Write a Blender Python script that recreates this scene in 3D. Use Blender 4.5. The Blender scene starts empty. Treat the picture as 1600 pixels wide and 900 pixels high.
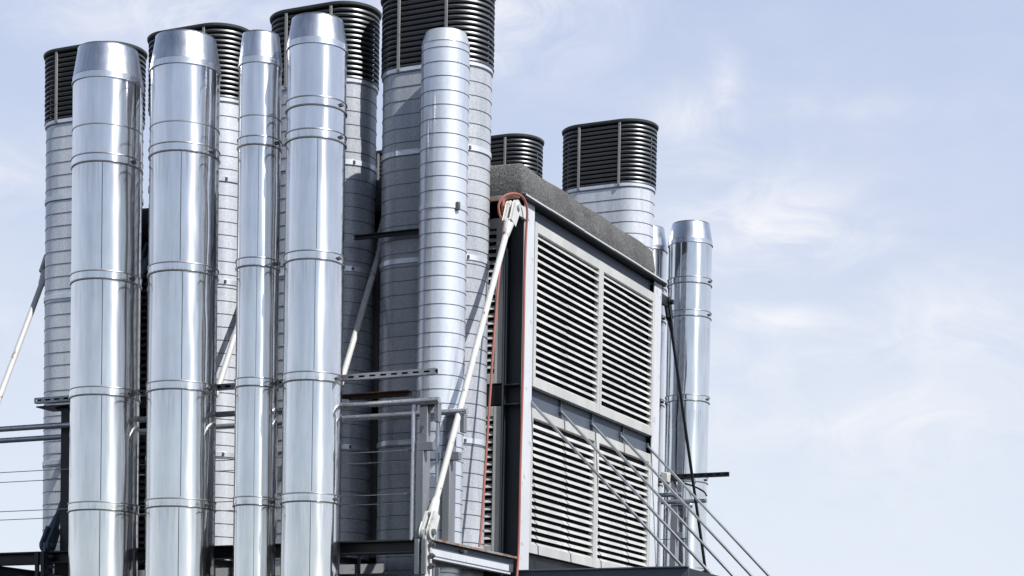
import bpy, math, random
from mathutils import Vector, Matrix
random.seed(7)
R = math.radians
scene = bpy.context.scene
col = scene.collection
GROUND = -1.6          # roof deck the plant stands on (the camera height is z = 0)

# ------------------------------------------------------------------ materials
def nt_new(name):
    m = bpy.data.materials.new(name); m.use_nodes = True
    nt = m.node_tree
    b = nt.nodes['Principled BSDF']
    return m, nt, b

def node(nt, typ, **kw):
    n = nt.nodes.new(typ)
    for k, v in kw.items():
        if k.startswith('i_'):
            n.inputs[k[2:].replace('_', ' ')].default_value = v
        else:
            setattr(n, k, v)
    return n

def coords(nt, scale=(1, 1, 1), shift=True):
    """object coordinates, moved by a per-object random amount so that repeats do not look alike"""
    tc = node(nt, 'ShaderNodeTexCoord')
    mp = node(nt, 'ShaderNodeMapping')
    mp.inputs['Scale'].default_value = scale
    nt.links.new(tc.outputs['Object'], mp.inputs['Vector'])
    if shift:
        oi = node(nt, 'ShaderNodeObjectInfo')
        ml = node(nt, 'ShaderNodeMath', operation='MULTIPLY'); ml.inputs[1].default_value = 37.0
        nt.links.new(oi.outputs['Random'], ml.inputs[0])
        nt.links.new(ml.outputs[0], mp.inputs['Location'])
    return mp.outputs['Vector']

def noise(nt, vec, scale, detail=4, rough=.55, dist=0):
    n = node(nt, 'ShaderNodeTexNoise')
    n.inputs['Scale'].default_value = scale; n.inputs['Detail'].default_value = detail
    n.inputs['Roughness'].default_value = rough; n.inputs['Distortion'].default_value = dist
    nt.links.new(vec, n.inputs['Vector'])
    return n.outputs['Fac']

def ramp(nt, fac, stops):
    r = node(nt, 'ShaderNodeValToRGB')
    el = r.color_ramp.elements
    while len(el) < len(stops): el.new(.5)
    for e, (p, c) in zip(el, stops):
        e.position = p
        e.color = (c, c, c, 1) if not isinstance(c, (tuple, list)) else (*c, 1)
    nt.links.new(fac, r.inputs['Fac'])
    return r.outputs['Color']

def mixc(nt, fac, a, b, mode='MIX'):
    m = node(nt, 'ShaderNodeMix', data_type='RGBA', blend_type=mode)
    for s, v in ((m.inputs[0], fac), (m.inputs[6], a), (m.inputs[7], b)):
        if hasattr(v, 'is_output'): nt.links.new(v, s)
        elif isinstance(v, (int, float)): s.default_value = v if s == m.inputs[0] else (v, v, v, 1)
        else: s.default_value = (*v, 1)
    return m.outputs[2]

def bump(nt, b, h, strength, dist):
    n = node(nt, 'ShaderNodeBump')
    n.inputs['Strength'].default_value = strength; n.inputs['Distance'].default_value = dist
    nt.links.new(h, n.inputs['Height'])
    nt.links.new(n.outputs['Normal'], b.inputs['Normal'])

def second_lobe(nt, b, fac, rough, aniso=0):
    """dusty sheet metal: a share of the surface scatters more widely"""
    b2 = node(nt, 'ShaderNodeBsdfPrincipled')
    for k in ('Base Color', 'Normal'):
        if b.inputs[k].is_linked: nt.links.new(b.inputs[k].links[0].from_socket, b2.inputs[k])
    b2.inputs['Metallic'].default_value = b.inputs['Metallic'].default_value
    b2.inputs['Roughness'].default_value = rough
    if aniso:      # rolled sheet: the scatter runs along the pipe
        b2.inputs['Anisotropic'].default_value = aniso; b2.inputs['Anisotropic Rotation'].default_value = .25
        tg = node(nt, 'ShaderNodeTangent', direction_type='RADIAL', axis='Z')
        nt.links.new(tg.outputs[0], b2.inputs['Tangent'])
    ms = node(nt, 'ShaderNodeMixShader'); ms.inputs[0].default_value = fac
    nt.links.new(b.outputs[0], ms.inputs[1]); nt.links.new(b2.outputs[0], ms.inputs[2])
    out = [n for n in nt.nodes if n.type == 'OUTPUT_MATERIAL'][0]
    nt.links.new(ms.outputs[0], out.inputs['Surface'])

def chrome(name, base=(.965, .96, .955), rough=.06, wav=.8, lobe=.28, lrough=.30, aniso=.8):
    m, nt, b = nt_new(name)
    b.inputs['Metallic'].default_value = 1.0
    v = coords(nt, (3.2, 3.2, .35))
    streak = noise(nt, v, 7.0, 6, .65)
    v2 = coords(nt, (1, 1, 1))
    blot = noise(nt, v2, 3.5, 5, .62)
    c = mixc(nt, ramp(nt, streak, [(.30, 0.0), (.75, 1.0)]), tuple(x * .82 for x in base), base)
    c = mixc(nt, ramp(nt, blot, [(.55, 0.0), (.78, .40)]), c, tuple(x * .74 for x in base))
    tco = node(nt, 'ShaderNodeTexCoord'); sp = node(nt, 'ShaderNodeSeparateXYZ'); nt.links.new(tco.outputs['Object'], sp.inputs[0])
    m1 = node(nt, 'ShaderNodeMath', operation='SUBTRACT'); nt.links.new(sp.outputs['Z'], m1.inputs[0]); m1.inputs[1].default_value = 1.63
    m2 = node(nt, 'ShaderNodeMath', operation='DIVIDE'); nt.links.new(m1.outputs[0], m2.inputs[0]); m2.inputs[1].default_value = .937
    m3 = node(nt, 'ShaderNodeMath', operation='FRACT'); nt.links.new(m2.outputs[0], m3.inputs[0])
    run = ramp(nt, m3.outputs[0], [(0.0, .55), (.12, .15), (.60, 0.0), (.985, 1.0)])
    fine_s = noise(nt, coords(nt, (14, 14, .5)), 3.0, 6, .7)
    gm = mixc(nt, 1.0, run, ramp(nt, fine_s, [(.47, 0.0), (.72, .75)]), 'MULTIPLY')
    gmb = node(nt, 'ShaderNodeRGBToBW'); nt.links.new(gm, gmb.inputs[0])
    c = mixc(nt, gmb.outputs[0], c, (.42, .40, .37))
    nt.links.new(c, b.inputs['Base Color'])
    rg = node(nt, 'ShaderNodeMapRange'); rg.inputs[3].default_value = rough * .75; rg.inputs[4].default_value = rough * 1.6
    nt.links.new(blot, rg.inputs[0]); nt.links.new(rg.outputs[0], b.inputs['Roughness'])
    wv = coords(nt, (1.0, 1.0, .22))
    w = noise(nt, wv, 4.0, 2, .45)
    bump(nt, b, w, wav, .022)
    if lobe: second_lobe(nt, b, lobe, lrough, aniso)
    return m

def galvanised(name, base=.52, metallic=.55, rough=.42, speck=1.0, lobe=0):
    m, nt, b = nt_new(name)
    v = coords(nt)
    vo = node(nt, 'ShaderNodeTexVoronoi', feature='F1'); vo.inputs['Scale'].default_value = 60
    nt.links.new(v, vo.inputs['Vector'])
    bw = node(nt, 'ShaderNodeRGBToBW'); nt.links.new(vo.outputs['Color'], bw.inputs[0])
    fine = noise(nt, v, 110, 2, .6)
    big = noise(nt, coords(nt, (2.6, 2.6, .32)), 2.2, 6, .65)
    g = ramp(nt, bw.outputs[0], [(.15, base * (1 - .26 * speck)), (.85, base * (1 + .16 * speck))])
    g2 = mixc(nt, .70, g, ramp(nt, fine, [(.32, base * (1 - .42 * speck)), (.66, base * (1 + .3 * speck))]))
    g3 = mixc(nt, 1.0, g2, ramp(nt, big, [(.30, (.70, .73, .78)), (.56, (1.0, 1.0, 1.0))]), 'MULTIPLY')
    g4 = mixc(nt, 1.0, g3, (.95, .985, 1.05), 'MULTIPLY')
    nt.links.new(g4, b.inputs['Base Color'])
    b.inputs['Metallic'].default_value = metallic
    rr = ramp(nt, bw.outputs[0], [(.1, rough * .75), (.9, min(1, rough * 1.3))])
    nt.links.new(rr, b.inputs['Roughness'])
    bump(nt, b, fine, .12 * speck, .004)
    if lobe: second_lobe(nt, b, lobe, .56)
    return m

def paint(name, colr, rough=.5, dirt=.25, metallic=0, rust=0.0, scale=3.0):
    m, nt, b = nt_new(name)
    v = coords(nt, (1, 1, .45))
    n1 = noise(nt, v, scale, 6, .62)
    n2 = noise(nt, coords(nt), 40, 3, .6)
    dark = tuple(x * (1 - dirt) for x in colr)
    c = mixc(nt, ramp(nt, n1, [(.35, 0), (.68, 1)]), dark, colr)
    c = mixc(nt, ramp(nt, n2, [(.28, .35), (.5, 0)]), c, tuple(x * (1 - dirt * 1.3) for x in colr))
    if rust:
        n3 = noise(nt, coords(nt), 9, 6, .7)
        c = mixc(nt, ramp(nt, n3, [(.62 - .25 * rust, 0), (.72 - .2 * rust, 1)]), c, (.20, .085, .035))
    nt.links.new(c, b.inputs['Base Color'])
    b.inputs['Metallic'].default_value = metallic
    rg = ramp(nt, n1, [(.3, rough * .85), (.7, min(1, rough * 1.15))])
    nt.links.new(rg, b.inputs['Roughness'])
    bump(nt, b, n2, .06, .003)
    return m

def felt(name):
    m, nt, b = nt_new(name)
    v = coords(nt)
    g = noise(nt, v, 125, 2, .75)
    g2 = noise(nt, v, 48, 3, .7)
    big = noise(nt, v, 3, 5, .6)
    c = ramp(nt, g, [(.38, .022), (.50, .090), (.62, .32)])
    c = mixc(nt, .4, c, ramp(nt, g2, [(.40, .03), (.60, .20)]))
    c = mixc(nt, 1.0, c, ramp(nt, big, [(.3, .7), (.7, 1.1)]), 'MULTIPLY')
    nt.links.new(c, b.inputs['Base Color'])
    b.inputs['Roughness'].default_value = .95
    h = mixc(nt, .85, g, noise(nt, v, 5, 4, .6))
    bump(nt, b, h, .7, .02)
    return m

M = {}
M['chrome'] = chrome('polished_steel')
M['chrome_cone'] = chrome('brushed_steel', (.80, .83, .90), .30, .08, 0)
M['bead'] = chrome('band_edge_steel', (.62, .60, .58), .30, .2)
M['seam'] = paint('dark_seam', (.24, .24, .27), .30, .3, 1.0)
M['galv'] = galvanised('galvanised_sheet', .57, .16, .24, .6, .5)  # same zinc as the lighter copy, darkened for shade between the near ducts
M['galv_pale'] = galvanised('galvanised_pale', .76, .28, .22, .4, .5)  # lighter copy of the same sheet, for ducts standing in the sun
M['galv_smooth'] = galvanised('galvanised_smooth', .82, .55, .15, .25, .5)
M['galv_rib'] = paint('galvanised_lock_seam', (.20, .21, .225), .4, .3, .5)
M['hood'] = paint('hood_slat_aluminium', (.205, .212, .222), .40, .25, .75)
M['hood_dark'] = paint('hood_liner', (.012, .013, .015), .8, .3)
M['hood_brim'] = paint('hood_brim_metal', (.10, .108, .115), .5, .3, .3)
M['bar'] = paint('hood_bar_metal', (.36, .355, .35), .5, .3, .3, .08)
M['white'] = paint('white_paint', (.74, .74, .72), .42, .22, 0, .12, 5)
M['louvre'] = paint('louvre_paint', (.62, .62, .605), .45, .22)
M['louvre_blade'] = paint('louvre_blade_paint', (.67, .675, .67), .42, .24)
M['post'] = galvanised('zinc_post', .30, .4, .45, .5)
M['corner'] = paint('corner_flange_paint', (.70, .72, .76), .4, .14, 0, .04)
M['web'] = paint('navy_web_paint', (.030, .038, .050), .5, .3)  # recess of the corner post; the flange's shade is put into this colour
M['blue_steel'] = paint('blue_grey_steel', (.11, .135, .175), .5, .25, .2)
M['dark_steel'] = paint('dark_steel', (.014, .018, .022), .5, .3, 0)
M['black'] = paint('black_void', (.010, .011, .013), .8, .3)
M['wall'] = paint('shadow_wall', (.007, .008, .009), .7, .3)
M['felt'] = felt('mineral_felt')
M['flash'] = paint('flashing', (.80, .80, .78), .35, .2, .3)
M['rusty'] = paint('rusty_edge', (.34, .31, .28), .75, .35, 0, .55)
M['brown'] = paint('brown_primer', (.085, .06, .045), .7, .4, 0, .35)
M['hose'] = paint('red_rubber', (.45, .16, .125), .5, .25, 0, 0, 6)
M['rail'] = galvanised('galvanised_tube', .58, .75, .34, .3)
M['rod'] = paint('stay_steel', (.34, .36, .38), .35, .2, .75)
M['channel'] = galvanised('slotted_zinc', .42, .5, .42, .4)
M['bolt'] = paint('bolt_steel', (.24, .24, .24), .4, .4, .7, .05)
M['ground'] = paint('roof_deck', (.032, .032, .034), .9, .3)

# ------------------------------------------------------------------ mesh helpers
class MB:
    def __init__(s, o=(0, 0, 0)):
        s.v = []; s.f = []; s.mi = []; s.o = Vector(o); s.cur = 0
    def add(s, vs, fs):
        n = len(s.v)
        s.v += [tuple(Vector(p) - s.o) for p in vs]
        s.f += [tuple(i + n for i in f) for f in fs]
        s.mi += [s.cur] * len(fs)
    def box(s, x0, x1, y0, y1, z0, z1):
        vs = [(x, y, z) for x in (x0, x1) for y in (y0, y1) for z in (z0, z1)]
        s.add(vs, [(0, 1, 3, 2), (4, 6, 7, 5), (0, 4, 5, 1), (2, 3, 7, 6), (0, 2, 6, 4), (1, 5, 7, 3)])
        return s
    def prism(s, pts, axis, a, b):
        """polygon pts in the plane across `axis`, pushed from a to b"""
        def P(p, t):
            return {'x': (t, p[0], p[1]), 'y': (p[0], t, p[1]), 'z': (p[0], p[1], t)}[axis]
        n = len(pts)
        vs = [P(p, a) for p in pts] + [P(p, b) for p in pts]
        fs = [tuple(range(n))[::-1], tuple(range(n, 2 * n))] + [(i, (i + 1) % n, n + (i + 1) % n, n + i) for i in range(n)]
        s.add(vs, fs); return s
    def tube(s, pts, r, n=12, cap=True):
        pts = [Vector(p) for p in pts]
        rs = r if isinstance(r, (list, tuple)) else [r] * len(pts)
        rings = []; up = None
        for i, p in enumerate(pts):
            d = (pts[min(i + 1, len(pts) - 1)] - pts[max(i - 1, 0)]).normalized()
            if up is None:
                up = Vector((0, 0, 1)) if abs(d.z) < .9 else Vector((1, 0, 0))
            u = (up - d * up.dot(d)).normalized(); w = d.cross(u); up = u
            rings.append([p + (u * math.cos(2 * math.pi * k / n) + w * math.sin(2 * math.pi * k / n)) * rs[i] for k in range(n)])
        vs = [q for rg in rings for q in rg]; fs = []
        for i in range(len(pts) - 1):
            for k in range(n):
                fs.append((i * n + k, i * n + (k + 1) % n, (i + 1) * n + (k + 1) % n, (i + 1) * n + k))
        if cap:
            fs += [tuple(range(n))[::-1], tuple(range((len(pts) - 1) * n, len(pts) * n))]
        s.add(vs, fs); return s
    def lathe(s, prof, cx=0, cy=0, n=96):
        vs = []; fs = []
        for r, z in prof:
            for k in range(n):
                a = 2 * math.pi * k / n
                vs.append((cx + r * math.cos(a), cy + r * math.sin(a), z))
        for i in range(len(prof) - 1):
            for k in range(n):
                fs.append((i * n + k, i * n + (k + 1) % n, (i + 1) * n + (k + 1) % n, (i + 1) * n + k))
        s.add(vs, fs); return s
    def path(s, base, prof, wob=None):
        """sweep a profile of (offset, z) along a closed outline of (point, outward normal)"""
        n = len(base); vs = []; fs = []
        for o, z in prof:
            for k, (p, nn) in enumerate(base):
                dz = wob(k, z) if wob else 0
                vs.append((p[0] + nn[0] * o, p[1] + nn[1] * o, z + dz))
        for i in range(len(prof) - 1):
            for k in range(n):
                fs.append((i * n + k, i * n + (k + 1) % n, (i + 1) * n + (k + 1) % n, (i + 1) * n + k))
        s.add(vs, fs); return s
    def disc(s, base, o, z):
        s.add([(p[0] + nn[0] * o, p[1] + nn[1] * o, z) for p, nn in base], [tuple(range(len(base)))]); return s
    def build(s, name, mats, parent=None, smooth=True, bevel=0, angle=32):
        me = bpy.data.meshes.new(name)
        me.from_pydata(s.v, [], s.f)
        for m in (mats if isinstance(mats, (list, tuple)) else [mats]): me.materials.append(m)
        me.polygons.foreach_set('material_index', s.mi)
        if smooth:
            me.polygons.foreach_set('use_smooth', [True] * len(me.polygons))
            me.set_sharp_from_angle(angle=R(angle))
        me.update()
        ob = bpy.data.objects.new(name, me); col.objects.link(ob)
        if bevel:
            bv = ob.modifiers.new('bevel', 'BEVEL'); bv.width = bevel; bv.segments = 2; bv.limit_method = 'ANGLE'; bv.angle_limit = R(40)
        if parent: ob.parent = parent
        return ob

def outline(a, r, n=22, m=6):
    """obround: straight length a along x, end radius r; list of (point, outward normal)"""
    out = []
    for k in range(n + 1):
        t = -math.pi / 2 + math.pi * k / n
        out.append(((a / 2 + r * math.cos(t), r * math.sin(t)), (math.cos(t), math.sin(t))))
    for k in range(1, m): out.append(((a / 2 - a * k / m, r), (0, 1)))
    for k in range(n + 1):
        t = math.pi / 2 + math.pi * k / n
        out.append(((-a / 2 + r * math.cos(t), r * math.sin(t)), (math.cos(t), math.sin(t))))
    for k in range(1, m): out.append(((-a / 2 + a * k / m, -r), (0, -1)))
    return out

def thing(name, label, cat, loc, group=None):
    o = bpy.data.objects.new(name, None); col.objects.link(o)
    o.empty_display_size = .2; o.location = loc
    o['label'] = label; o['category'] = cat
    if group: o['group'] = group
    return o

def children(o): return [c for c in bpy.data.objects if c.parent == o]
def copy_tree(o, parent=None):
    c = o.copy(); col.objects.link(c)
    if parent: c.parent = parent
    for ch in children(o): copy_tree(ch, c)
    return c
def dup(o, loc, label):
    kids = children(o)
    c = o.copy(); col.objects.link(c); c.location = loc; c['label'] = label
    for k in kids: copy_tree(k, c)
    return c

# ------------------------------------------------------------------ ground
g = MB(); g.add([(-900, -900, GROUND), (900, -900, GROUND), (900, 900, GROUND), (-900, 900, GROUND)], [(0, 1, 2, 3)])
go = g.build('ground', M['ground'], smooth=False); go['kind'] = 'structure'

# ------------------------------------------------------------------ polished chimneys
def chimney(x, y, rad, top, cone, bands, joints, label, seam_from=4.75, seam_ang=-58, name='polished_chimney'):
    """bands: z of the lower edge of each clamp band; joints: z of single thin joints"""
    t = thing(name, label, 'chimney', (x, y, GROUND), 'polished steel chimneys')
    base = GROUND
    L = lambda z: z - base
    # section bodies between the bands
    cuts = sorted(bands + [cone])
    lo = base
    for i, hi in enumerate(cuts):
        mb = MB()
        e = rad + random.uniform(-.0012, .0012)
        mb.lathe([(e, L(lo)), (e, L(lo) + .3 * (hi - lo)), (e, L(lo) + .7 * (hi - lo)), (e, L(hi))])
        for j in joints:
            if lo < j < hi:
                mb.cur = 1
                mb.lathe([(e + .0005, L(j) - .006), (e + .005, L(j) - .004), (e + .005, L(j) + .004), (e + .0005, L(j) + .006)])
                mb.cur = 0
        if hi <= seam_from:
            # welded long seam
            a = R(seam_ang + random.uniform(-3, 3)); mb.cur = 2
            pr = []
            for da, dr in ((-.013, .0), (-.009, .0028), (.009, .0028), (.013, .0)):
                pr.append((math.cos(a + da) * (e + dr), math.sin(a + da) * (e + dr)))
            z0, z1 = L(max(lo, base)) + .078, L(hi) - .008
            vs = [(px_, py_, z) for z in (z0, z1) for px_, py_ in pr]
            mb.add(vs, [(k, k + 1, k + 5, k + 4) for k in range(3)])
            mb.cur = 0
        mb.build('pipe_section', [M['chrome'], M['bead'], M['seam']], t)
        lo = hi
    # clamp bands with a bolt lug
    for z in bands:
        mb = MB(); h = .066; r0 = rad
        mb.lathe([(r0, L(z) - .006), (r0 + .010, L(z) - .005), (r0 + .012, L(z) + .003), (r0 + .005, L(z) + .007),
                  (r0 + .005, L(z) + h - .006), (r0 + .011, L(z) + h - .003), (r0 + .010, L(z) + h + .004), (r0, L(z) + h + .006)])
        for k in range(len(mb.f)):
            if (k // 96) in (0, 1, 4, 5, 6): mb.mi[k] = 1
        bo = mb.build('clamp_band', [M['chrome'], M['bead']], t)
        a = R(-6)
        lug = MB()
        cx, cy = math.cos(a) * (rad + .012), math.sin(a) * (rad + .012)
        lug.box(cx - .010, cx + .012, cy - .012, cy + .012, L(z) + .020, L(z) + .046)
        lug.tube([(cx + .004, cy - .026, L(z) + .033), (cx + .004, cy + .026, L(z) + .033)], .006, 8)
        lug.build('clamp_bolt', M['bolt'], bo, bevel=.002)
    # collar and cone at the mouth
    mb = MB(); rt = rad * .86
    mb.lathe([(rad, L(cone) - .004), (rad + .010, L(cone) - .002), (rad + .010, L(cone) + .006), (rad + .003, L(cone) + .010),
              (rad + .003, L(cone) + .050), (rad + .001, L(cone) + .056), (rt + .002, L(top) - .012), (rt + .004, L(top) - .006), (rt, L(top)),
              (rt - .012, L(top)), (rt - .014, L(top) - .35)])
    mb.build('mouth_cone', M['chrome_cone'], t, angle=7)
    ln = MB(); ln.disc(outline(0, rt - .014, 24, 1), 0, L(top) - .34)
    ln.build('liner', M['black'], t)
    return t

BZ = [0.03, .98, 1.868, 2.812, 3.760, 4.715]
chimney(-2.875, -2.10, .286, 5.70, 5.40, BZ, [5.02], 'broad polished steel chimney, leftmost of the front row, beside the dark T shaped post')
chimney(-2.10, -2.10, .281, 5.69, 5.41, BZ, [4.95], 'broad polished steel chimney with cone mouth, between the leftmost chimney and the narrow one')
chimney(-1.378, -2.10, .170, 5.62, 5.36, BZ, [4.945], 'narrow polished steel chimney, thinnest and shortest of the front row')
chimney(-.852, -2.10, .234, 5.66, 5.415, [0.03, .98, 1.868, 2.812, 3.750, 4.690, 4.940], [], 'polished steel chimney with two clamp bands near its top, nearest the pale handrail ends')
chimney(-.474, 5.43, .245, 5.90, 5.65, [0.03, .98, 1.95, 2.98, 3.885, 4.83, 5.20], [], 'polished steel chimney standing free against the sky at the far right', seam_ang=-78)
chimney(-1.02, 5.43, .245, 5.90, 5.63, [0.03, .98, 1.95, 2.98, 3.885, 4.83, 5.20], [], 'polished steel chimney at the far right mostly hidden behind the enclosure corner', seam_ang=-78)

# ------------------------------------------------------------------ spiral seamed ducts with slatted hoods
HOOD_Z0, HOOD_Z1 = 5.76, 6.385
DUCT_R, DUCT_A = .268, .455
def make_duct(label, sheet='galv'):
    t = thing('exhaust_duct', label, 'exhaust duct', (0, 0, GROUND), 'flat oval exhaust ducts with slatted hoods')
    L = lambda z: z - GROUND
    ob = outline(DUCT_A, DUCT_R); n = len(ob)
    mb = MB(); pitch = .118; prof = []; kinds = []
    z = GROUND - .0
    zs = []
    k = 0
    while True:
        zc = L(HOOD_Z0) - .035 - pitch * k
        if zc < .05: break
        zs.append(zc); k += 1
    zs = zs[::-1]
    prof = [(0, 0)]
    for zc in zs:
        prof += [(0, zc - .0035), (.004, zc - .0022), (.004, zc + .0022), (0, zc + .0035)]
    prof += [(0, L(HOOD_Z0))]
    def wob(kk, zz):
        return 0
    # a little oil-canning on the flat faces
    def bow(p, nn, zz):
        return 0
    mb.path(ob, prof, wob)
    nb = n
    for i in range(len(mb.f)):
        row = i // nb
        if row > 0 and (row - 1) % 4 in (0, 1, 2) and row < len(prof) - 1: mb.mi[i] = 1
    mb.build('duct_body', [M[sheet], M['galv_rib']], t, angle=25)
    for zb in (2.55, 4.10, 5.02):
        b = MB(); b.path(ob, [(.001, L(zb)), (.009, L(zb) + .004), (.009, L(zb) + .046), (.001, L(zb) + .05)])
        bo = b.build('joint_band', M['galv_smooth'], t)
        lg = MB(); lg.box(DUCT_A / 2 + DUCT_R * .75 - .007, DUCT_A / 2 + DUCT_R * .75 + .007, -DUCT_R * .72 - .010, -DUCT_R * .72 + .02, L(zb) + .010, L(zb) + .040)
        lg.build('clamp_lug', M['bolt'], bo, bevel=.003)
    # collar under the hood with a row of screws
    c = MB(); c.path(ob, [(.002, L(HOOD_Z0) - .03), (.012, L(HOOD_Z0) - .024), (.012, L(HOOD_Z0) + .006), (-.02, L(HOOD_Z0) + .008)])
    c.build('hood_collar', M['galv_smooth'], t)
    # hood
    hb = outline(DUCT_A, .282)
    h = MB()
    ns = 14; p = (HOOD_Z1 - HOOD_Z0) / ns
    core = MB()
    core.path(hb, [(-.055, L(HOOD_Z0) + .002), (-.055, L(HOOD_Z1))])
    for i in range(ns):
        z0 = L(HOOD_Z0) + .004 + p * i
        wid = random.uniform(-.0018, .0018)
        # blade section: flared underside, then a lip that grows taller around the rounded ends
        cols_ = []
        for (q, nn) in hb:
            wgt = abs(nn[0]) ** .55
            zl = .0195 - .0168 * wgt; bulge = .0045 * wgt
            cols_.append([(-.0105 + wid, z0), (-.004 + wid, z0 + zl * .62), (bulge + wid, z0 + zl), (bulge + wid, z0 + zl + (.0235 - zl) * .5), (bulge - .003 + wid, z0 + .0235), (-.030, z0 + .0250)])
        m_ = len(hb); vs = []; fs = []
        for r_ in range(6):
            for k in range(m_):
                o_, zz_ = cols_[k][r_]; q, nn = hb[k]
                vs.append((q[0] + nn[0] * o_, q[1] + nn[1] * o_, zz_))
        for r_ in range(5):
            for k in range(m_): fs.append((r_ * m_ + k, r_ * m_ + (k + 1) % m_, (r_ + 1) * m_ + (k + 1) % m_, (r_ + 1) * m_ + k))
        h.add(vs, fs)
    ho = h.build('slatted_hood', M['hood'], t, angle=58)
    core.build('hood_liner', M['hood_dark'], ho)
    br = MB()
    br.path(hb, [(-.06, L(HOOD_Z1) + .002), (.004, L(HOOD_Z1) + .003), (.016, L(HOOD_Z1) + .012), (.020, L(HOOD_Z1) + .03), (.014, L(HOOD_Z1) + .036), (-.05, L(HOOD_Z1) + .040)])
    br.disc(hb, -.05, L(HOOD_Z1) + .040)
    br.build('hood_brim', M['hood_brim'], ho)
    for sx in (-1, 1):
        for sy in (-1, 1):
            b = MB(); xx = sx * DUCT_A / 2; y0 = sy * .282
            b.box(xx - .013, xx + .013, min(y0, y0 + sy * .012), max(y0, y0 + sy * .012), L(HOOD_Z0) - .02, L(HOOD_Z1) + .006)
            b.build('hood_bar', M['bar'], ho, bevel=.002)
    return t

NV, FV = -.38, 3.68
d0 = make_duct('flat oval galvanised duct with slatted hood, farthest left, behind the leftmost polished chimney', 'galv_pale')
d0.location = (-4.33, NV, GROUND)
dup(d0, (-3.14, NV, GROUND), 'flat oval duct with slatted hood between the second broad chimney and the narrow chimney')
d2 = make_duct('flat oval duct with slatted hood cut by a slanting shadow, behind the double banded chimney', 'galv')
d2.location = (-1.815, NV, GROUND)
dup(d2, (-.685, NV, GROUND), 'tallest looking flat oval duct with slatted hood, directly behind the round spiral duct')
f0 = make_duct('flat oval duct with slatted hood standing clear beyond the felt edged roof on the right', 'galv_pale')
f0.location = (-.755, FV, GROUND + .065)
dup(f0, (-2.07, FV, GROUND + .065), 'flat oval duct hood peeping over the near felt covered corner of the roof')
dup(f0, (-3.16, FV, GROUND + .065), 'sliver of a far duct hood seen in the dark gap between two near ducts')

# round spiral duct with short cone
t = thing('spiral_duct', 'round galvanised spiral duct with short cone mouth, rising in front of the largest slatted hood', 'round duct', (-.335, -.90, GROUND))
L = lambda z: z - GROUND
mb = MB(); rr = .200; ztop, zc = 5.885, 5.775
prof = [(rr, 0)]; zz = []
k = 0
while L(zc) - .055 - .1165 * k > .05: zz.append(L(zc) - .055 - .1165 * k); k += 1
for q in zz[::-1]: prof += [(rr, q - .0035), (rr + .0035, q - .002), (rr + .0035, q + .002), (rr, q + .0035)]
prof.append((rr, L(zc)))
mb.lathe(prof)
for i in range(len(mb.f)):
    row = i // 96
    if row > 0 and (row - 1) % 4 in (0, 1, 2) and row < len(prof) - 2: mb.mi[i] = 1
mb.build('duct_body', [M['galv_smooth'], M['galv_rib']], t, angle=25)
mb = MB()
mb.lathe([(rr, L(zc)), (rr + .005, L(zc) + .003), (rr + .003, L(zc) + .010), (rr * .985, L(zc) + .030), (rr * .86, L(ztop)), (rr * .84, L(ztop) + .002), (rr * .83, L(ztop) - .3)])
mb.build('mouth_cone', M['galv_smooth'], t, angle=7)
ln = MB(); ln.disc(outline(0, rr * .83, 24, 1), 0, L(ztop) - .29); ln.build('liner', M['black'], t)
for zb in (2.72, 4.41):
    b = MB(); b.lathe([(rr, L(zb)), (rr + .008, L(zb) + .003), (rr + .008, L(zb) + .042), (rr, L(zb) + .045)])
    bo = b.build('joint_band', M['galv_smooth'], t)
    a = R(-28 if zb > 4 else -70)
    lg = MB(); cx, cy = math.cos(a) * (rr + .015), math.sin(a) * (rr + .015)
    lg.box(cx - .016, cx + .016, cy - .016, cy + .016, L(zb) - .012, L(zb) + .052)
    lg.build('clamp_lug', M['bolt'], bo, bevel=.003)

# ------------------------------------------------------------------ plant enclosure
EN = thing('plant_enclosure', 'long dark plant enclosure with white louvred end wall and grey mineral felt roof edge', 'plant enclosure', (0, 0, GROUND))
def part(mb, name, mat, parent=None, **kw):
    return mb.build(name, mat, parent or EN, **kw)
def emb(): return MB((0, 0, GROUND))
D = 3.33; W_ = 5.03
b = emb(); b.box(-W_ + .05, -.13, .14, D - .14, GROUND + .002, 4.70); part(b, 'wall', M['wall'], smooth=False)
# roof edge: felt upstand with slightly sloped faces and soft corners
b = emb()
rings = [((-W_ - .02, .03, -.10, 3.06), 4.752), ((-W_ - .025, .036, -.106, 3.066), 4.80), ((-W_ + .0, .012, -.084, 3.05), 4.99), ((-W_ + .03, -.02, -.05, 3.02), 5.028), ((-W_ + .1, -.1, .03, 2.95), 5.034)]
N = 60
def rrect(x0, x1, y0, y1, z, cr=.035):
    pts = []
    for cx, cy, a0 in ((x1 - cr, y0 + cr, -90), (x1 - cr, y1 - cr, 0), (x0 + cr, y1 - cr, 90), (x0 + cr, y0 + cr, 180)):
        for k in range(5): pts.append((cx + cr * math.cos(R(a0 + 22.5 * k)), cy + cr * math.sin(R(a0 + 22.5 * k)), z))
    out = []
    for i in range(len(pts)):
        p, q = Vector(pts[i]), Vector(pts[(i + 1) % len(pts)])
        nseg = max(1, int((q - p).length / .09))
        for k in range(nseg): out.append(p.lerp(q, k / nseg))
    return out
base = rrect(-W_, 0, -.1, 3.06, 0)
n = len(base); vs = []
for (x0, x1, y0, y1), z in rings:
    for p in base:
        u = (p.x + W_) / W_; w = (p.y + .1) / 3.16
        lump = .009 * math.sin(p.x * 5.1 + z * 7) + .007 * math.sin(p.y * 6.7 + z * 9 + 1)
        vs.append((x0 + (x1 - x0) * u, y0 + (y1 - y0) * w, z + (lump if z > 4.9 else lump * .3)))
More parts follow.
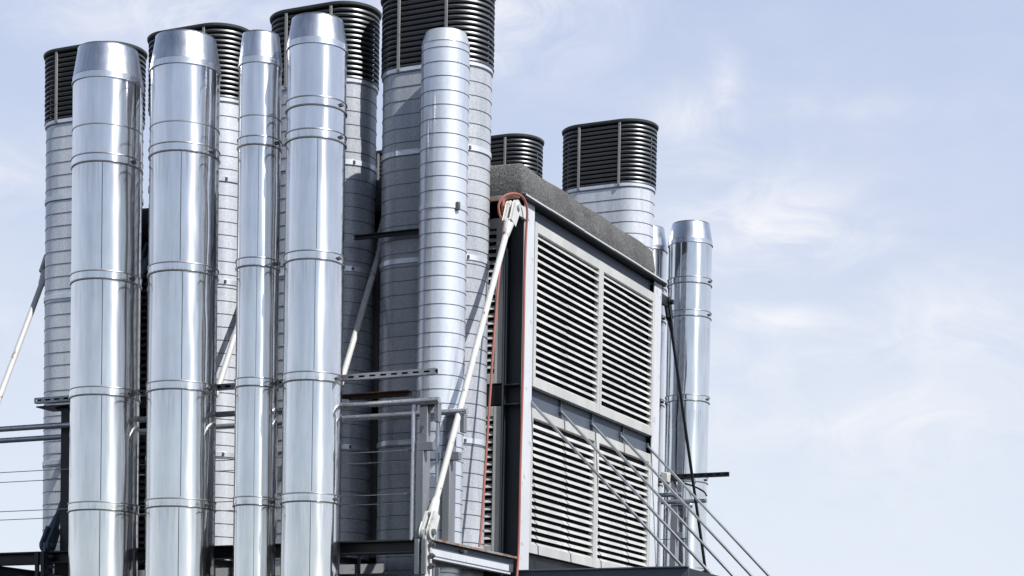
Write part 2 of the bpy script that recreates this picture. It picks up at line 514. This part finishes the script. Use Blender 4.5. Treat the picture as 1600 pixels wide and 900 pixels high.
fs = [(i * n + k, i * n + (k + 1) % n, (i + 1) * n + (k + 1) % n, (i + 1) * n + k) for i in range(len(rings) - 1) for k in range(n)]
fs += [tuple(range((len(rings) - 1) * n, len(rings) * n)), tuple(range(n))[::-1]]
b.add(vs, fs); part(b, 'roof_edge', M['felt'], angle=60)
b = emb(); b.box(-W_ - .04, .050, -.115, 3.35, 4.722, 4.748); part(b, 'roof_deck', M['dark_steel'], bevel=.003)
# thin bright drip flashing in short lapped lengths
for i, (a0, a1) in enumerate(((-.10, .42), (.425, 1.18), (1.185, 1.92), (1.925, 2.66), (2.665, 3.34))):
    b = emb(); b.box(.0505, .0535, a0, a1, 4.735 + .003 * (i % 2), 4.749 + .003 * (i % 2)); part(b, 'flashing', M['flash'], smooth=False)
b = emb(); b.box(-.62, .0, -.124, -.117, 4.708, 4.752); part(b, 'timber_edge', M['rusty'], smooth=False)
# beams of the end wall
b = emb(); b.box(-.10, -.045, .205, D - .21, 4.60, 4.715); b.box(-.10, -.012, .205, D - .21, 4.588, 4.6); part(b, 'head_beam', M['blue_steel'], bevel=.003)
b = emb(); b.box(-.10, -.055, .205, D - .21, 2.975, 3.165); part(b, 'middle_beam', M['blue_steel'], bevel=.003)
for v in (.93, 1.67, 2.45):
    b = emb(); b.box(-.0545, -.035, v - .008, v + .008, 2.977, 3.163); part(b, 'stiffener', M['blue_steel'], smooth=False)
b = emb(); b.box(-.10, -.05, .205, D - .21, 1.50, 1.69); part(b, 'foot_beam', M['dark_steel'], bevel=.003)
# H posts
def hpost(x, y, name='post', along='x'):
    m = emb()
    hw = .1
    m.box(x - .012, x, y, y + .2, GROUND + .002, 4.72)
    m.box(x - .2, x - .188, y, y + .2, GROUND + .002, 4.72)
    m.box(x - .1885, x - .0115, y + .12, y + .13, GROUND + .002, 4.719)
    for z in (2.965, 3.135, 4.62): m.box(x - .1875, x - .0125, y + .012, y + .119, z, z + .012)
    return m
for y in (.0, D - .2):
    m = emb(); m.box(-.012, .0, y, y + .2, GROUND + .002, 4.72); cp = part(m, 'corner_post', M['corner'], bevel=.002)
    m = emb(); m.box(-.2, -.188, y, y + .2, GROUND + .002, 4.72); m.box(-.1885, -.0125, y + .12, y + .13, GROUND + .002, 4.719)
    for z in (2.965, 3.135, 4.62): m.box(-.1875, -.0125, y + .012, y + .119, z, z + .012)
    part(m, 'post_web', M['web'], cp, bevel=.002)
for x in (-1.24, -2.48, -3.72, -W_ + .2):
    part(hpost(x, .0), 'post', M['dark_steel'], bevel=.002)

def louvre_panel(axis, c, s0, s1, z0, z1, pitch=.0652, fr=.05, joints=1, out=1, topw=.085):
    """axis 'x': panel facing +x at x=c spanning y s0..s1.  axis 'y': facing -y at y=c spanning x s0..s1"""
    fm = emb(); bm_ = emb(); bk = emb()
    def bx(m, d0, d1, a0, a1, q0, q1):
        if axis == 'x': m.box(c + d0, c + d1, a0, a1, q0, q1)
        else: m.box(a0, a1, c - d1, c - d0, q0, q1)
    dp = .055
    bx(fm, -dp, 0, s0, s0 + fr, z0, z1); bx(fm, -dp, 0, s1 - fr, s1, z0, z1)
    bx(fm, -dp, -.002, s0 + fr, s1 - fr, z1 - topw, z1); bx(fm, -dp, -.002, s0 + fr, s1 - fr, z0, z0 + topw)
    fo = part(fm, 'louvre_panel', M['louvre'], bevel=.003)
    i0, i1 = s0 + fr, s1 - fr
    cuts = [i0] + [i0 + (i1 - i0) * (k + 1) / (joints + 1) for k in range(joints)] + [i1]
    z = z0 + topw - .012
    while z + .02 < z1 - topw:
        for k in range(len(cuts) - 1):
            a0, a1 = cuts[k] + (.0015 if k else 0), cuts[k + 1] - .0015
            j = random.uniform(-.003, .003); z += random.uniform(-.0012, .0012)
            pts = [(-.034 + j, z + .0355), (-.006 + j, z + .004), (-.004 + j, z - .004), (-.008 + j, z - .004), (-.039 + j, z + .0355)]
            if axis == 'x': bm_.prism([(c + p, q) for p, q in pts], 'y', a0, a1)
            else: bm_.prism([(c - p, q) for p, q in pts], 'x', a0, a1)
        z += pitch
    bm_.build('louvre_blades', M['louvre_blade'], fo, smooth=False)
    bx(bk, -dp - .020, -dp - .012, s0 + .01, s1 - .01, z0 + .01, z1 - .01)
    bk.build('backing', M['black'], fo, smooth=False)
    return fo
for s0, s1 in ((.205, 1.715), (1.719, 3.128)):
    louvre_panel('x', .010, s0, s1, 3.150, 4.588)
    louvre_panel('x', -.004, s0, s1, 1.690, 2.968)
# side bays: louvres facing the duct row
for x1 in (-.205, -1.445, -2.685, -3.925):
    for z0, z1 in ((3.16, 4.60), (1.66, 2.96)):
        louvre_panel('y', .020, x1 - (.98 if x1 > -3.9 else .86), x1 - .005, z0, z1, fr=.075, joints=0)
b = emb(); b.box(-W_, -.205, .03, .10, 2.975, 3.145); part(b, 'side_beam', M['dark_steel'], bevel=.003)

# ------------------------------------------------------------------ walkways
def walkway(name, label, y0, y1, x0, x1, edge, cross, floor):
    t = thing(name, label, 'walkway', ((x0 + x1) / 2, (y0 + y1) / 2, GROUND))
    o = t.location
    ys = -1 if edge < (y0 + y1) / 2 else 1
    m = MB(o)      # edge channel, open outwards
    e0, e1 = (edge, edge + .075) if ys < 0 else (edge - .075, edge)
    web = (edge + .062, edge + .07) if ys < 0 else (edge - .07, edge - .062)
    m.box(x0, x1, e0, e1, 1.598, 1.612); m.box(x0, x1, e0, e1, 1.505, 1.517); m.box(x0, x1, web[0], web[1], 1.517, 1.598)
    m.build('edge_beam', M['dark_steel'], t, bevel=.002)
    return t, o
WK, o = walkway('front_walkway', 'narrow dark steel walkway along the duct row behind the polished chimneys', -1.75, -.1, -6.3, -.06, -1.75, None, None)
for x in (-1.24, -2.48, -3.72, -4.96):
    m = MB(o); m.box(x - .05, x + .05, -1.675, -.01, 1.57, 1.58); m.box(x - .05, x + .05, -1.675, -.01, 1.41, 1.42); m.box(x - .004, x + .004, -1.675, -.01, 1.42, 1.57)
    m.build('cross_beam', M['dark_steel'], WK, bevel=.002)
# the end beam: flanges, web, rusty top edge
m = MB(o); m.box(-.09, .005, -1.74, -.03, 1.612, 1.626); m.box(-.09, .005, -1.74, -.19, 1.478, 1.490); m.box(-.046, -.036, -1.738, -.03, 1.490, 1.612)
eb = m.build('end_beam', M['blue_steel'], WK, bevel=.002)
m = MB(o); m.box(.0055, .0085, -1.66, -.05, 1.610, 1.6275); m.box(-.16, .004, -1.66, -.22, 1.6265, 1.6295); m.build('rusty_edge', M['rusty'], eb, smooth=False)
m = MB(o); m.box(-.045, .009, -1.74, -.19, 1.462, 1.4775); m.box(-.012, -.006, -1.735, -.192, 1.4905, 1.545); m.build('lower_flange', M['corner'], eb, bevel=.002)  # pale colour stands in for sunlight along the beam's lower edge
m = MB(o)
for v in (-1.08, -1.05):
    m.tube([(-.036, v, 1.575), (.012, v, 1.575)], .012, 6)
m.build('beam_bolts', M['bolt'], eb)
m = MB(o); m.box(-6.3, -.10, -1.15, -1.14, 1.56, 1.60)
for k in range(104):
    x = -6.28 + k * .0595
    m.box(x, x + .005, -1.675, -1.152, 1.575, 1.600)
for k in range(6): m.box(-6.28, -.10, -1.66 + k * .1, -1.654 + k * .1, 1.586, 1.5995)
m.build('grating', M['dark_steel'], WK, smooth=False)
# legs below the walkway
for x in (-.02, -1.20, -2.44, -3.68, -4.92, -6.16):
    for v in (-1.66, ):
        m = MB(o); m.box(x - .05, x + .05, v, v + .012, GROUND + .002, 1.398); m.box(x - .05, x + .05, v + .088, v + .1, GROUND + .002, 1.398); m.box(x - .005, x + .005, v + .0125, v + .0875, GROUND + .002, 1.397)
        m.build('leg', M['post'] if x > -.5 else M['dark_steel'], WK, bevel=.002)

# side walkway hung from stay rods
SW = thing('side_walkway', 'dark hung side walkway below the white louvres with stay rods', 'walkway', (.75, 1.6, GROUND)); o = SW.location
m = MB(o); m.box(.004, 1.58, -.055, .0, 1.502, 1.514); m.box(.004, 1.58, -.055, .0, 1.36, 1.372); m.box(.004, 1.58, -.012, -.004, 1.372, 1.502)
m.build('edge_beam', M['blue_steel'], SW, bevel=.002)
m = MB(o); m.box(1.53, 1.575, .003, 3.55, 1.40, 1.50); m.build('outer_beam', M['dark_steel'], SW, bevel=.002)
m = MB(o)
for k in range(55):
    y = .02 + k * .064
    m.box(.02, 1.528, y, y + .005, 1.465, 1.49)
for k in range(8): m.box(.1 + k * .18, .106 + k * .18, .02, 3.5, 1.476, 1.4895)
m.build('grating', M['dark_steel'], SW, smooth=False)
for y in (.05, 3.45):
    m = MB(o); m.box(1.50, 1.58, y, y + .08, GROUND + .002, 1.358 if y < 1 else 1.398); m.build('leg', M['dark_steel'], SW, bevel=.003)

FW = thing('far_walkway', 'steel walkway at the far side of the enclosure beside the lone polished chimney', 'walkway', (-3, 4.3, GROUND)); o = FW.location
m = MB(o); m.box(-6.3, -.06, 5.0, 5.08, 1.40, 1.61); m.build('edge_beam', M['dark_steel'], FW, bevel=.003)
m = MB(o); m.box(-.09, .005, 3.36, 4.995, 1.48, 1.62); m.build('end_beam', M['blue_steel'], FW, bevel=.003)
for x in (-.1, -3.2, -6.2):
    m = MB(o); m.box(x - .05, x + .05, 4.9, 4.995, GROUND + .002, 1.398); m.build('leg', M['dark_steel'], FW, bevel=.003)

# ------------------------------------------------------------------ guard rails
def rail(label, y, x0, x1, posts, zt=2.70, wires=(2.32, 1.975), foot=1.615):
    t = thing('guard_rail', label, 'guard rail', ((x0 + x1) / 2, y, foot), 'tube guard rails along the walkways')
    o = t.location
    m = MB(o); m.tube([(x0, y, zt), (x1, y, zt)], .0245, 14); m.build('top_rail', M['rail'], t)
    for x in posts:
        m = MB(o); m.tube([(x, y + .012, foot - .01), (x, y + .012, zt - .012)], .0155, 10); po = m.build('post', M['rail'], t)
        for z in wires:
            m = MB(o); m.tube([(x - .055, y + .012, z), (x - .017, y + .012, z)], .007, 6); m.box(x - .075, x - .05, y + .004, y + .02, z - .011, z + .011); m.build('wire_tensioner', M['bolt'], po)
    for z in wires:
        m = MB(o); m.tube([(x0 + .01, y + .012, z), (posts[0] - .05, y + .012, z)], .0035, 6); m.build('wire', M['rod'], t)
    return t
rail('front guard rail of pale steel tube at the walkway edge nearest the polished chimneys', -1.75, -7.2, .100, [-.135, -1.7, -3.3, -4.9])
rail('rear guard rail of pale steel tube between the walkway and the round spiral duct', -1.22, -7.2, .082, [-.19, -1.75, -3.4, -5.0])
rail('far inner guard rail tube beyond the white corner post at right', 4.47, -7.0, -.16, [-.42, -2.0, -3.5, -5.1], 2.735)
rail('far outer guard rail tube ending over the lone polished chimney at right', 5.06, -7.0, -.085, [-.30, -2.0, -3.5, -5.1], 2.735)

# ------------------------------------------------------------------ posts that carry the chimney brackets
def bracket_post(label, x, y, foot=1.615, mat='post'):
    t = thing('bracket_post', label, 'steel post', (x, y, foot), 'bent steel posts by the guard rails'); o = t.location
    m = MB(o)
    m.box(x - .035, x + .035, y, y + .012, foot, 2.685); m.box(x - .035, x - .027, y + .0125, y + .06, foot, 2.684); m.box(x + .027, x + .035, y + .0125, y + .06, foot, 2.684)
    m.build('upright', M[mat], t, bevel=.002)
    m = MB(o)
    m.box(x - .035, x + .135, y - .006, y + .06, 2.6855, 2.694)
    m.prism([(x + .035, 2.685), (x + .095, 2.685), (x + .035, 2.61)], 'y', y + .02, y + .028)
    m.box(x + .098, x + .135, y - .004, y + .05, 2.545, 2.685)
    m.build('top_arm', M[mat], t, bevel=.002)
    m = MB(o)
    m.box(x - .018, x + .045, y - .075, y - .063, foot, 2.31); m.box(x + .038, x + .045, y - .0625, y - .01, foot, 2.309); m.box(x - .018, x - .011, y - .0625, y - .01, foot, 2.309)
    m.prism([(x - .018, 2.3105), (x - .018, 2.385), (x + .128, 2.375), (x + .128, 2.312)], 'y', y - .075, y - .02)
    m.build('stub_arm', M[mat], t, bevel=.002)
    return t
bracket_post('front bent zinc post with two stub arms at the near guard rail end', -.085, -1.665)
bracket_post('rear bent zinc post with two stub arms, crossed by the long white brace', -.125, -1.13)
bracket_post('far bent grey post by the lone polished chimney at right', -.43, 4.98, mat='channel')

t = thing('bracket_post', 'dark T shaped steel post left of the leftmost polished chimney', 'steel post', (-3.61, -1.69, 1.615), 'bent steel posts by the guard rails'); o = t.location
m = MB(o); m.box(-3.675, -3.545, -1.665, -1.653, 1.613, 2.862); m.box(-3.614, -3.606, -1.6525, -1.57, 1.613, 2.861); m.box(-3.675, -3.545, -1.57, -1.558, 1.613, 2.862)
m.build('upright', M['dark_steel'], t, bevel=.002)
m = MB(o); m.prism([(-3.72, 2.8625), (-3.56, 2.8625), (-3.40, 2.8625), (-3.40, 2.82), (-3.56, 2.79), (-3.70, 2.85)], 'y', -1.70, -1.56); m.box(-3.86, -3.30, -1.775, -1.54, 2.863, 2.875); m.build('head_plate', M['dark_steel'], t, bevel=.002)

# slotted channels along the chimney backs
def slotted(label, x0, x1, y, z, h=.048, mat='channel', slot=.055, pitch=.098):
    t = thing('slotted_channel', label, 'slotted channel', ((x0 + x1) / 2, y, z), 'perforated support channels'); o = t.location
    m = MB(o)
    m.box(x0, x1, y, y + .004, z + h * .66, z + h); m.box(x0, x1, y, y + .004, z, z + h * .34)
    x = x0 + .02
    m.box(x0, x, y + .0002, y + .0038, z + h * .3405, z + h * .6595)
    while x + slot < x1:
        nx = min(x + pitch, x1)
        m.box(x + slot, nx, y + .0002, y + .0038, z + h * .3405, z + h * .6595)
        x = nx
    m.box(x0, x1, y + .0042, y + .042, z + h - .004, z + h - .0002); m.box(x0, x1, y + .0042, y + .042, z + .0002, z + .004)
    m.build('perforated_web', M[mat], t, smooth=False)
    m = MB(o); m.box(x0 + .001, x1 - .001, y + .036, y + .040, z + .005, z + h - .005); m.build('back_flange', M['dark_steel'], t, smooth=False)
    return t
slotted('long slotted zinc channel behind the polished chimneys, its pale end crossing the round duct', -3.86, .090, -1.80, 2.895)
slotted('dark slotted channel sticking out against the sky past the lone far chimney', -1.5, .137, 5.13, 3.005, mat='dark_steel')

# rusty shelf angle and dark bar between the near ducts
t = thing('shelf_angle', 'rust streaked shelf angle with a pale gusset in the gap behind the guard rail end', 'steel angle', (-.98, -1.05, 2.93)); o = t.location
m = MB(o); m.box(-1.45, -.53, -1.10, -1.04, 2.925, 2.931); m.box(-1.45, -.53, -1.046, -1.04, 2.885, 2.9245); m.build('angle', M['brown'], t, bevel=.001)
m = MB(o); m.prism([(-1.43, 2.923), (-1.10, 2.88), (-1.10, 2.83), (-1.43, 2.76)], 'y', -1.112, -1.104); m.build('gusset', M['post'], t, smooth=False)
t = thing('cross_bar', 'thin dark double bar across the shaded duct beside the round spiral duct', 'steel bar', (-.9, -.72, 4.34)); o = t.location
m = MB(o); m.box(-1.30, -.43, -.725, -.690, 4.361, 4.367); m.box(-1.30, -.43, -.725, -.690, 4.329, 4.335); m.box(-1.30, -.43, -.700, -.696, 4.3351, 4.3609); m.build('bar', M['dark_steel'], t, smooth=False)

# ------------------------------------------------------------------ braces: tube with forked ends
def brace(label, x, y0, z0, y1, z1, mat='white', k=1.0):
    t = thing('brace_rod', label, 'brace', (x, y0, z0 - .06), 'diagonal tube braces with forked ends'); o = t.location
    a, b_ = Vector((x, y0, z0)), Vector((x, y1, z1)); d = (b_ - a).normalized()
    Ln = (b_ - a).length
    P = lambda s: a + d * s
    m = MB(o); m.tube([P(.30), P(Ln - .30)], .0265 * k, 16); m.build('tube', M[mat], t)
    nrm = Vector((0, -d.z, d.y))
    for end in (0, 1):
        f = (lambda s: P(s)) if end == 0 else (lambda s: P(Ln - s))
        m = MB(o)
        m.tube([f(.32), f(.30), f(.17), f(.155)], [.0265 * k, .033 * k, .046 * k, .046 * k], 16)
        # two lugs with a gap between them
        for sx in (-1, 1):
            xa, xb = sorted((sx * .020 * k, sx * .046 * k))
            outl = [(.175, .044)] + [(-.054 * math.cos(R(a_)) , .054 * math.sin(R(a_))) for a_ in range(100, -101, -20)] + [(.175, -.044)]
            vs = []
            for xx in (xa, xb):
                for s, w in outl:
                    q = f(s) + nrm * w * k; vs.append((x + xx, q.y, q.z))
            n_ = len(outl)
            m.add(vs, [tuple(range(n_)), tuple(range(n_, 2 * n_))[::-1]] + [(i, (i + 1) % n_, n_ + (i + 1) % n_, n_ + i) for i in range(n_)])
        fo = m.build('fork', M[mat], t, bevel=.004)
        m = MB(o); c = f(0); m.tube([c + Vector((-.066, 0, 0)), c + Vector((.066, 0, 0))], .026, 14)
        m.build('pin', M['bolt'] if end == 0 else M[mat], fo)
    # base plate pair and bolts
    s = -1 if y1 > y0 else 1
    m = MB(o)
    m.prism([(y0 - .05, z0 + .02), (y0 + .05, z0 + .02), (y0 + .06, z0 - .36), (y0 - .06, z0 - .36)], 'x', x - .016, x + .016)
    m.build('gusset', M[mat], t, bevel=.003)
    m = MB(o)
    yy = y0 + s * .075
    m.box(x - .07, x - .032, yy - .012, yy + .012, z0 - .34, z0 - .06); m.box(x - .008, x + .03, yy - .012, yy + .012, z0 - .34, z0 - .06)
    m.build('base_plate', M['post'] if mat == 'white' else M['dark_steel'], t, bevel=.003)
    m = MB(o)
    for z in (.10, .19, .27):
        m.tube([(x + .03, y0 - .01, z0 - z), (x + .058, y0 - .01, z0 - z)], .024, 6); m.tube([(x + .058, y0 - .01, z0 - z), (x + .075, y0 - .01, z0 - z)], .013, 8)
    m.build('bolts', M['bolt'], t)
    m = MB(o); q = P(Ln); m.box(x - .016, x + .016, min(q.y, q.y - s * .26), max(q.y, q.y - s * .26), q.z - .05, q.z + .05); m.build('top_gusset', M[mat], t, bevel=.003)
    return t
for x, lab in ((0.0, 'long white brace with forked ends crossing the round duct by the red hose'),
               (-1.22, 'white brace in the dark gap between two near ducts'),
               (-2.48, 'white brace seen in the gap between the second broad chimney and the narrow one'),
               (-3.76, 'dark forked brace end at the lower left beside the T shaped post'),
               (-4.94, 'white brace crossing the sky at the far left edge')):
    brace(lab, x, -1.725, 1.665, -.245, 4.60, 'white' if x != -3.76 else 'blue_steel')  # lower left brace: dark colour stands in for its shade
brace('dark thin brace sloping down in front of the lone polished chimney at right', -.03, 5.06, 1.665, 3.58, 4.60, 'dark_steel', .62)

# stay rods of the side walkway
ordn = ['first stay rod from the white corner post, starting at its edge', 'second stay rod from the white corner post', 'middle stay rod of the five across the white louvres',
        'fourth stay rod from the white corner post, second from the sky', 'stay rod nearest the lone polished chimney, running out against the sky']
for i in range(5):
    v = .195 + .732 * i
    t = thing('stay_rod', 'grey steel ' + ordn[i], 'stay rod', (0, v, 3.03), 'slanting stay rods across the louvres'); o = t.location
    m = MB(o); m.tube([(-.05, v, 3.060), (1.545, v, 1.43)], .0135, 12); m.build('rod', M['rod'], t)
    m = MB(o); m.box(-.054, -.03, v - .02, v + .02, 3.035, 3.08); m.build('anchor', M['blue_steel'], t, bevel=.003)
    m = MB(o); m.tube([(1.52, v, 1.4555), (1.57, v, 1.4045)], .022, 8); m.build('end_nut', M['bolt'], t)

# ------------------------------------------------------------------ red hose
def smooth_path(P, k=10):
    P = [Vector(p) for p in P]; out = []
    for i in range(len(P) - 1):
        p0, p1, p2, p3 = P[max(i - 1, 0)], P[i], P[i + 1], P[min(i + 2, len(P) - 1)]
        for j in range(k):
            s = j / k
            out.append(.5 * ((2 * p1) + (p2 - p0) * s + (2 * p0 - 5 * p1 + 4 * p2 - p3) * s * s + (3 * p1 - p0 - 3 * p2 + p3) * s ** 3))
    return out + [P[-1]]
hp = [(-.045, -.70, 1.655), (-.045, -.66, 1.90), (-.045, -.565, 2.75), (-.045, -.465, 3.60), (-.045, -.37, 4.22), (-.055, -.315, 4.42), (-.080, -.350, 4.53), (-.078, -.36, 4.61), (-.035, -.32, 4.685), (.02, -.23, 4.715),
      (.054, -.15, 4.69), (.060, -.09, 4.60), (.040, -.06, 4.42), (.028, -.05, 4.0), (.026, -.045, 3.2), (.020, -.05, 2.4), (.014, -.045, 1.7), (.020, -.10, 1.30), (.02, -.13, .6)]
t = thing('hose', 'thin red hose looped over the roof corner and hanging down the white corner post', 'hose', (0, -.3, 1.6)); o = t.location
m = MB(o); m.tube(smooth_path(hp), .0108, 10); m.build('hose_line', M['hose'], t)
m = MB(o); m.box(-.115, -.095, -.24, -.20, 4.56, 4.69); m.build('hose_hook', M['hose'], t, bevel=.004)

t = thing('cable_tray', 'pale cable tray slung under the walkway, glimpsed below the dark edge beam', 'cable tray', (-2.2, -1.0, 1.38)); o = t.location
m = MB(o); m.box(-3.9, -.78, -1.02, -1.015, 1.42, 1.50); m.box(-3.9, -.78, -1.0145, -.80, 1.42, 1.425); m.build('tray', M['corner'], t, smooth=False)  # added piece; its pale colour stands in for sunlit bits under the walkway
for x in (-3.4, -2.2, -1.02):
    m = MB(o); m.box(x - .012, x + .012, -1.032, -1.0205, 1.405, 1.60); m.build('hanger', M['dark_steel'], t, smooth=False)

# small white floodlight and cables on the far channel
t = thing('floodlight', 'small white floodlight clipped to the far slotted channel', 'floodlight', (-.58, 5.08, 2.95)); o = t.location
m = MB(o); m.prism([(-.63, 2.97), (-.54, 2.95), (-.535, 3.06), (-.62, 3.075)], 'y', 5.02, 5.12); m.build('housing', M['white'], t, bevel=.01)
m = MB(o); m.tube([(-.585, 5.07, 2.97), (-.57, 5.07, 2.90), (-.545, 5.07, 2.86)], .012, 8); m.build('bracket', M['bolt'], t)
t = thing('cable', 'slack black cable drooping from the far slotted channel past the chimney', 'cable', (-.3, 5.1, 2.8)); o = t.location
m = MB(o); m.tube(smooth_path([(-.50, 5.10, 3.0), (-.36, 5.06, 2.94), (-.22, 5.04, 2.89), (-.11, 5.03, 2.83), (-.075, 5.03, 2.78)]), .010, 8); m.build('cable_line', M['dark_steel'], t)

# ------------------------------------------------------------------ sky, sun, camera
SUN_EL, SUN_OFF = 45.0, 19.0
sv = Vector((math.cos(R(SUN_OFF)) * math.cos(R(SUN_EL)), -math.sin(R(SUN_OFF)) * math.cos(R(SUN_EL)), math.sin(R(SUN_EL))))
sl = bpy.data.lights.new('sun', 'SUN'); sl.energy = 5.0; sl.angle = R(.53); sl.color = (1, .98, .945)
so = bpy.data.objects.new('sun', sl); col.objects.link(so)
so.rotation_euler = sv.to_track_quat('Z', 'Y').to_euler(); so.location = (20, -10, 30)

w = bpy.data.worlds.new('World'); scene.world = w; w.use_nodes = True
nt = w.node_tree; bg = nt.nodes['Background']
sky = node(nt, 'ShaderNodeTexSky', sky_type='NISHITA'); sky.sun_disc = False
sky.sun_elevation = R(SUN_EL); sky.sun_rotation = math.atan2(sv.x, sv.y)
sky.air_density = 1.0; sky.dust_density = .6; sky.ozone_density = 1.2; sky.altitude = 100
tc = node(nt, 'ShaderNodeTexCoord')
sx = node(nt, 'ShaderNodeSeparateXYZ'); nt.links.new(tc.outputs['Generated'], sx.inputs[0])
def mth(op, a, b=None, clamp=False):
    n_ = node(nt, 'ShaderNodeMath', operation=op, use_clamp=clamp)
    for i, v in enumerate((a, b)):
        if v is None: continue
        if hasattr(v, 'is_output'): nt.links.new(v, n_.inputs[i])
        else: n_.inputs[i].default_value = v
    return n_.outputs[0]
az = mth('ARCTAN2', sx.outputs['X'], sx.outputs['Y'])
el = mth('ARCSINE', sx.outputs['Z'])
def vec(a, b, c=0.0):
    n_ = node(nt, 'ShaderNodeCombineXYZ')
    for i, v in enumerate((a, b, c)):
        if hasattr(v, 'is_output'): nt.links.new(v, n_.inputs[i])
        else: n_.inputs[i].default_value = v
    return n_.outputs[0]
ae = vec(az, el)
mp = node(nt, 'ShaderNodeMapping'); mp.inputs['Scale'].default_value = (1.0, 1.9, 1); mp.inputs['Rotation'].default_value = (0, 0, R(-14)); nt.links.new(ae, mp.inputs['Vector'])
wisp = noise(nt, mp.outputs[0], 17, 9, .62, 1.1)
soft = noise(nt, mp.outputs[0], 6.5, 5, .55, .5)
# veils of cirrus at their bearings (azimuth, elevation, half widths, weight)
clouds = [(-.4500, .355, .050, .022, 1.25), (-.625, .350, .080, .022, .75), (-.700, .272, .035, .020, .55), (-.3600, .308, .024, .014, .62), (-.338, .322, .008, .016, .55), (-.353, .287, .030, .006, .45),
          (-.312, .262, .050, .020, .95), (-.345, .250, .040, .012, .6), (-.306, .2155, .028, .006, .85), (-.325, .204, .034, .014, .5), (-.215, .212, .05, .022, .6), (-.29, .312, .05, .006, .28), (-.25, .16, .16, .030, .45), (-.70, .20, .06, .03, .3)]
acc = None
for a, e, wa, we, k in clouds:
    q = mth('POWER', mth('DIVIDE', mth('SUBTRACT', az, a), wa), 2.0)
    q2 = mth('POWER', mth('DIVIDE', mth('SUBTRACT', el, e), we), 2.0)
    gss = mth('MULTIPLY', mth('EXPONENT', mth('MULTIPLY', mth('ADD', q, q2), -1.0)), k)
    acc = gss if acc is None else mth('ADD', acc, gss)
# elsewhere in the sky: ordinary scattered veils
far_n = ramp(nt, noise(nt, tc.outputs['Generated'], 2.6, 7, .6, .6), [(.46, 0), (.78, .8)])
acc = mth('ADD', acc, mth('MULTIPLY', far_n, .35))
tex = mth('ADD', mth('MULTIPLY', ramp(nt, wisp, [(.36, 0), (.74, 1)]), .85), mth('MULTIPLY', ramp(nt, soft, [(.3, 0), (.75, 1)]), .45))
mask = mth('MULTIPLY', mth('MULTIPLY', acc, tex), 1.12, True)
# haze: the sky pales towards the horizon
hz = node(nt, 'ShaderNodeMapRange', interpolation_type='SMOOTHSTEP'); hz.inputs[1].default_value = .34; hz.inputs[2].default_value = .58; hz.inputs[3].default_value = .95; hz.inputs[4].default_value = .0
nt.links.new(el, hz.inputs[0])
hc = node(nt, 'ShaderNodeMapRange', interpolation_type='SMOOTHSTEP'); hc.inputs[1].default_value = .02; hc.inputs[2].default_value = .40
nt.links.new(el, hc.inputs[0])
side = mth('ADD', mth('MULTIPLY', sx.outputs['X'], -.35), mth('MULTIPLY', sx.outputs['Y'], .94))   # +1 beyond the plant, -1 behind the photographer
sd = node(nt, 'ShaderNodeMapRange', interpolation_type='SMOOTHSTEP'); sd.inputs[1].default_value = -.7; sd.inputs[2].default_value = .35; sd.inputs[3].default_value = .54; sd.inputs[4].default_value = 1.0
nt.links.new(side, sd.inputs[0])
c = mixc(nt, mth('MULTIPLY', hz.outputs[0], sd.outputs[0]), sky.outputs['Color'], mixc(nt, hc.outputs[0], (8.1, 8.75, 9.7), (5.35, 6.25, 8.55)))
up = node(nt, 'ShaderNodeMapRange', interpolation_type='SMOOTHSTEP'); up.inputs[1].default_value = .38; up.inputs[2].default_value = .70; up.inputs[3].default_value = 1.0; up.inputs[4].default_value = .62
nt.links.new(el, up.inputs[0])
c = mixc(nt, mask, c, (9.6, 9.65, 9.95))
vs_ = node(nt, 'ShaderNodeVectorMath', operation='SCALE'); nt.links.new(c, vs_.inputs[0]); nt.links.new(up.outputs[0], vs_.inputs['Scale']); c = vs_.outputs[0]
nt.links.new(c, bg.inputs['Color']); bg.inputs['Strength'].default_value = .10

cd = bpy.data.cameras.new('camera'); co = bpy.data.objects.new('camera', cd); col.objects.link(co)
cd.sensor_width = 36; cd.lens = 36 * 3024.727 / 1600; cd.shift_y = 814.362 / 1600; cd.clip_end = 3000
co.matrix_world = Matrix.Translation((7.2176, -15.3918, 0)) @ Matrix.Rotation(R(25.20678), 4, 'Z') @ Matrix.Rotation(R(90 - 1.943954), 4, 'X') @ Matrix.Rotation(R(.996507), 4, 'Z')
scene.camera = co
scene.cycles.caustics_reflective = False; scene.cycles.caustics_refractive = False
scene.render.resolution_x, scene.render.resolution_y = 1024, 576
scene.view_settings.view_transform = 'Standard'; scene.view_settings.look = 'None'; scene.view_settings.exposure = 0
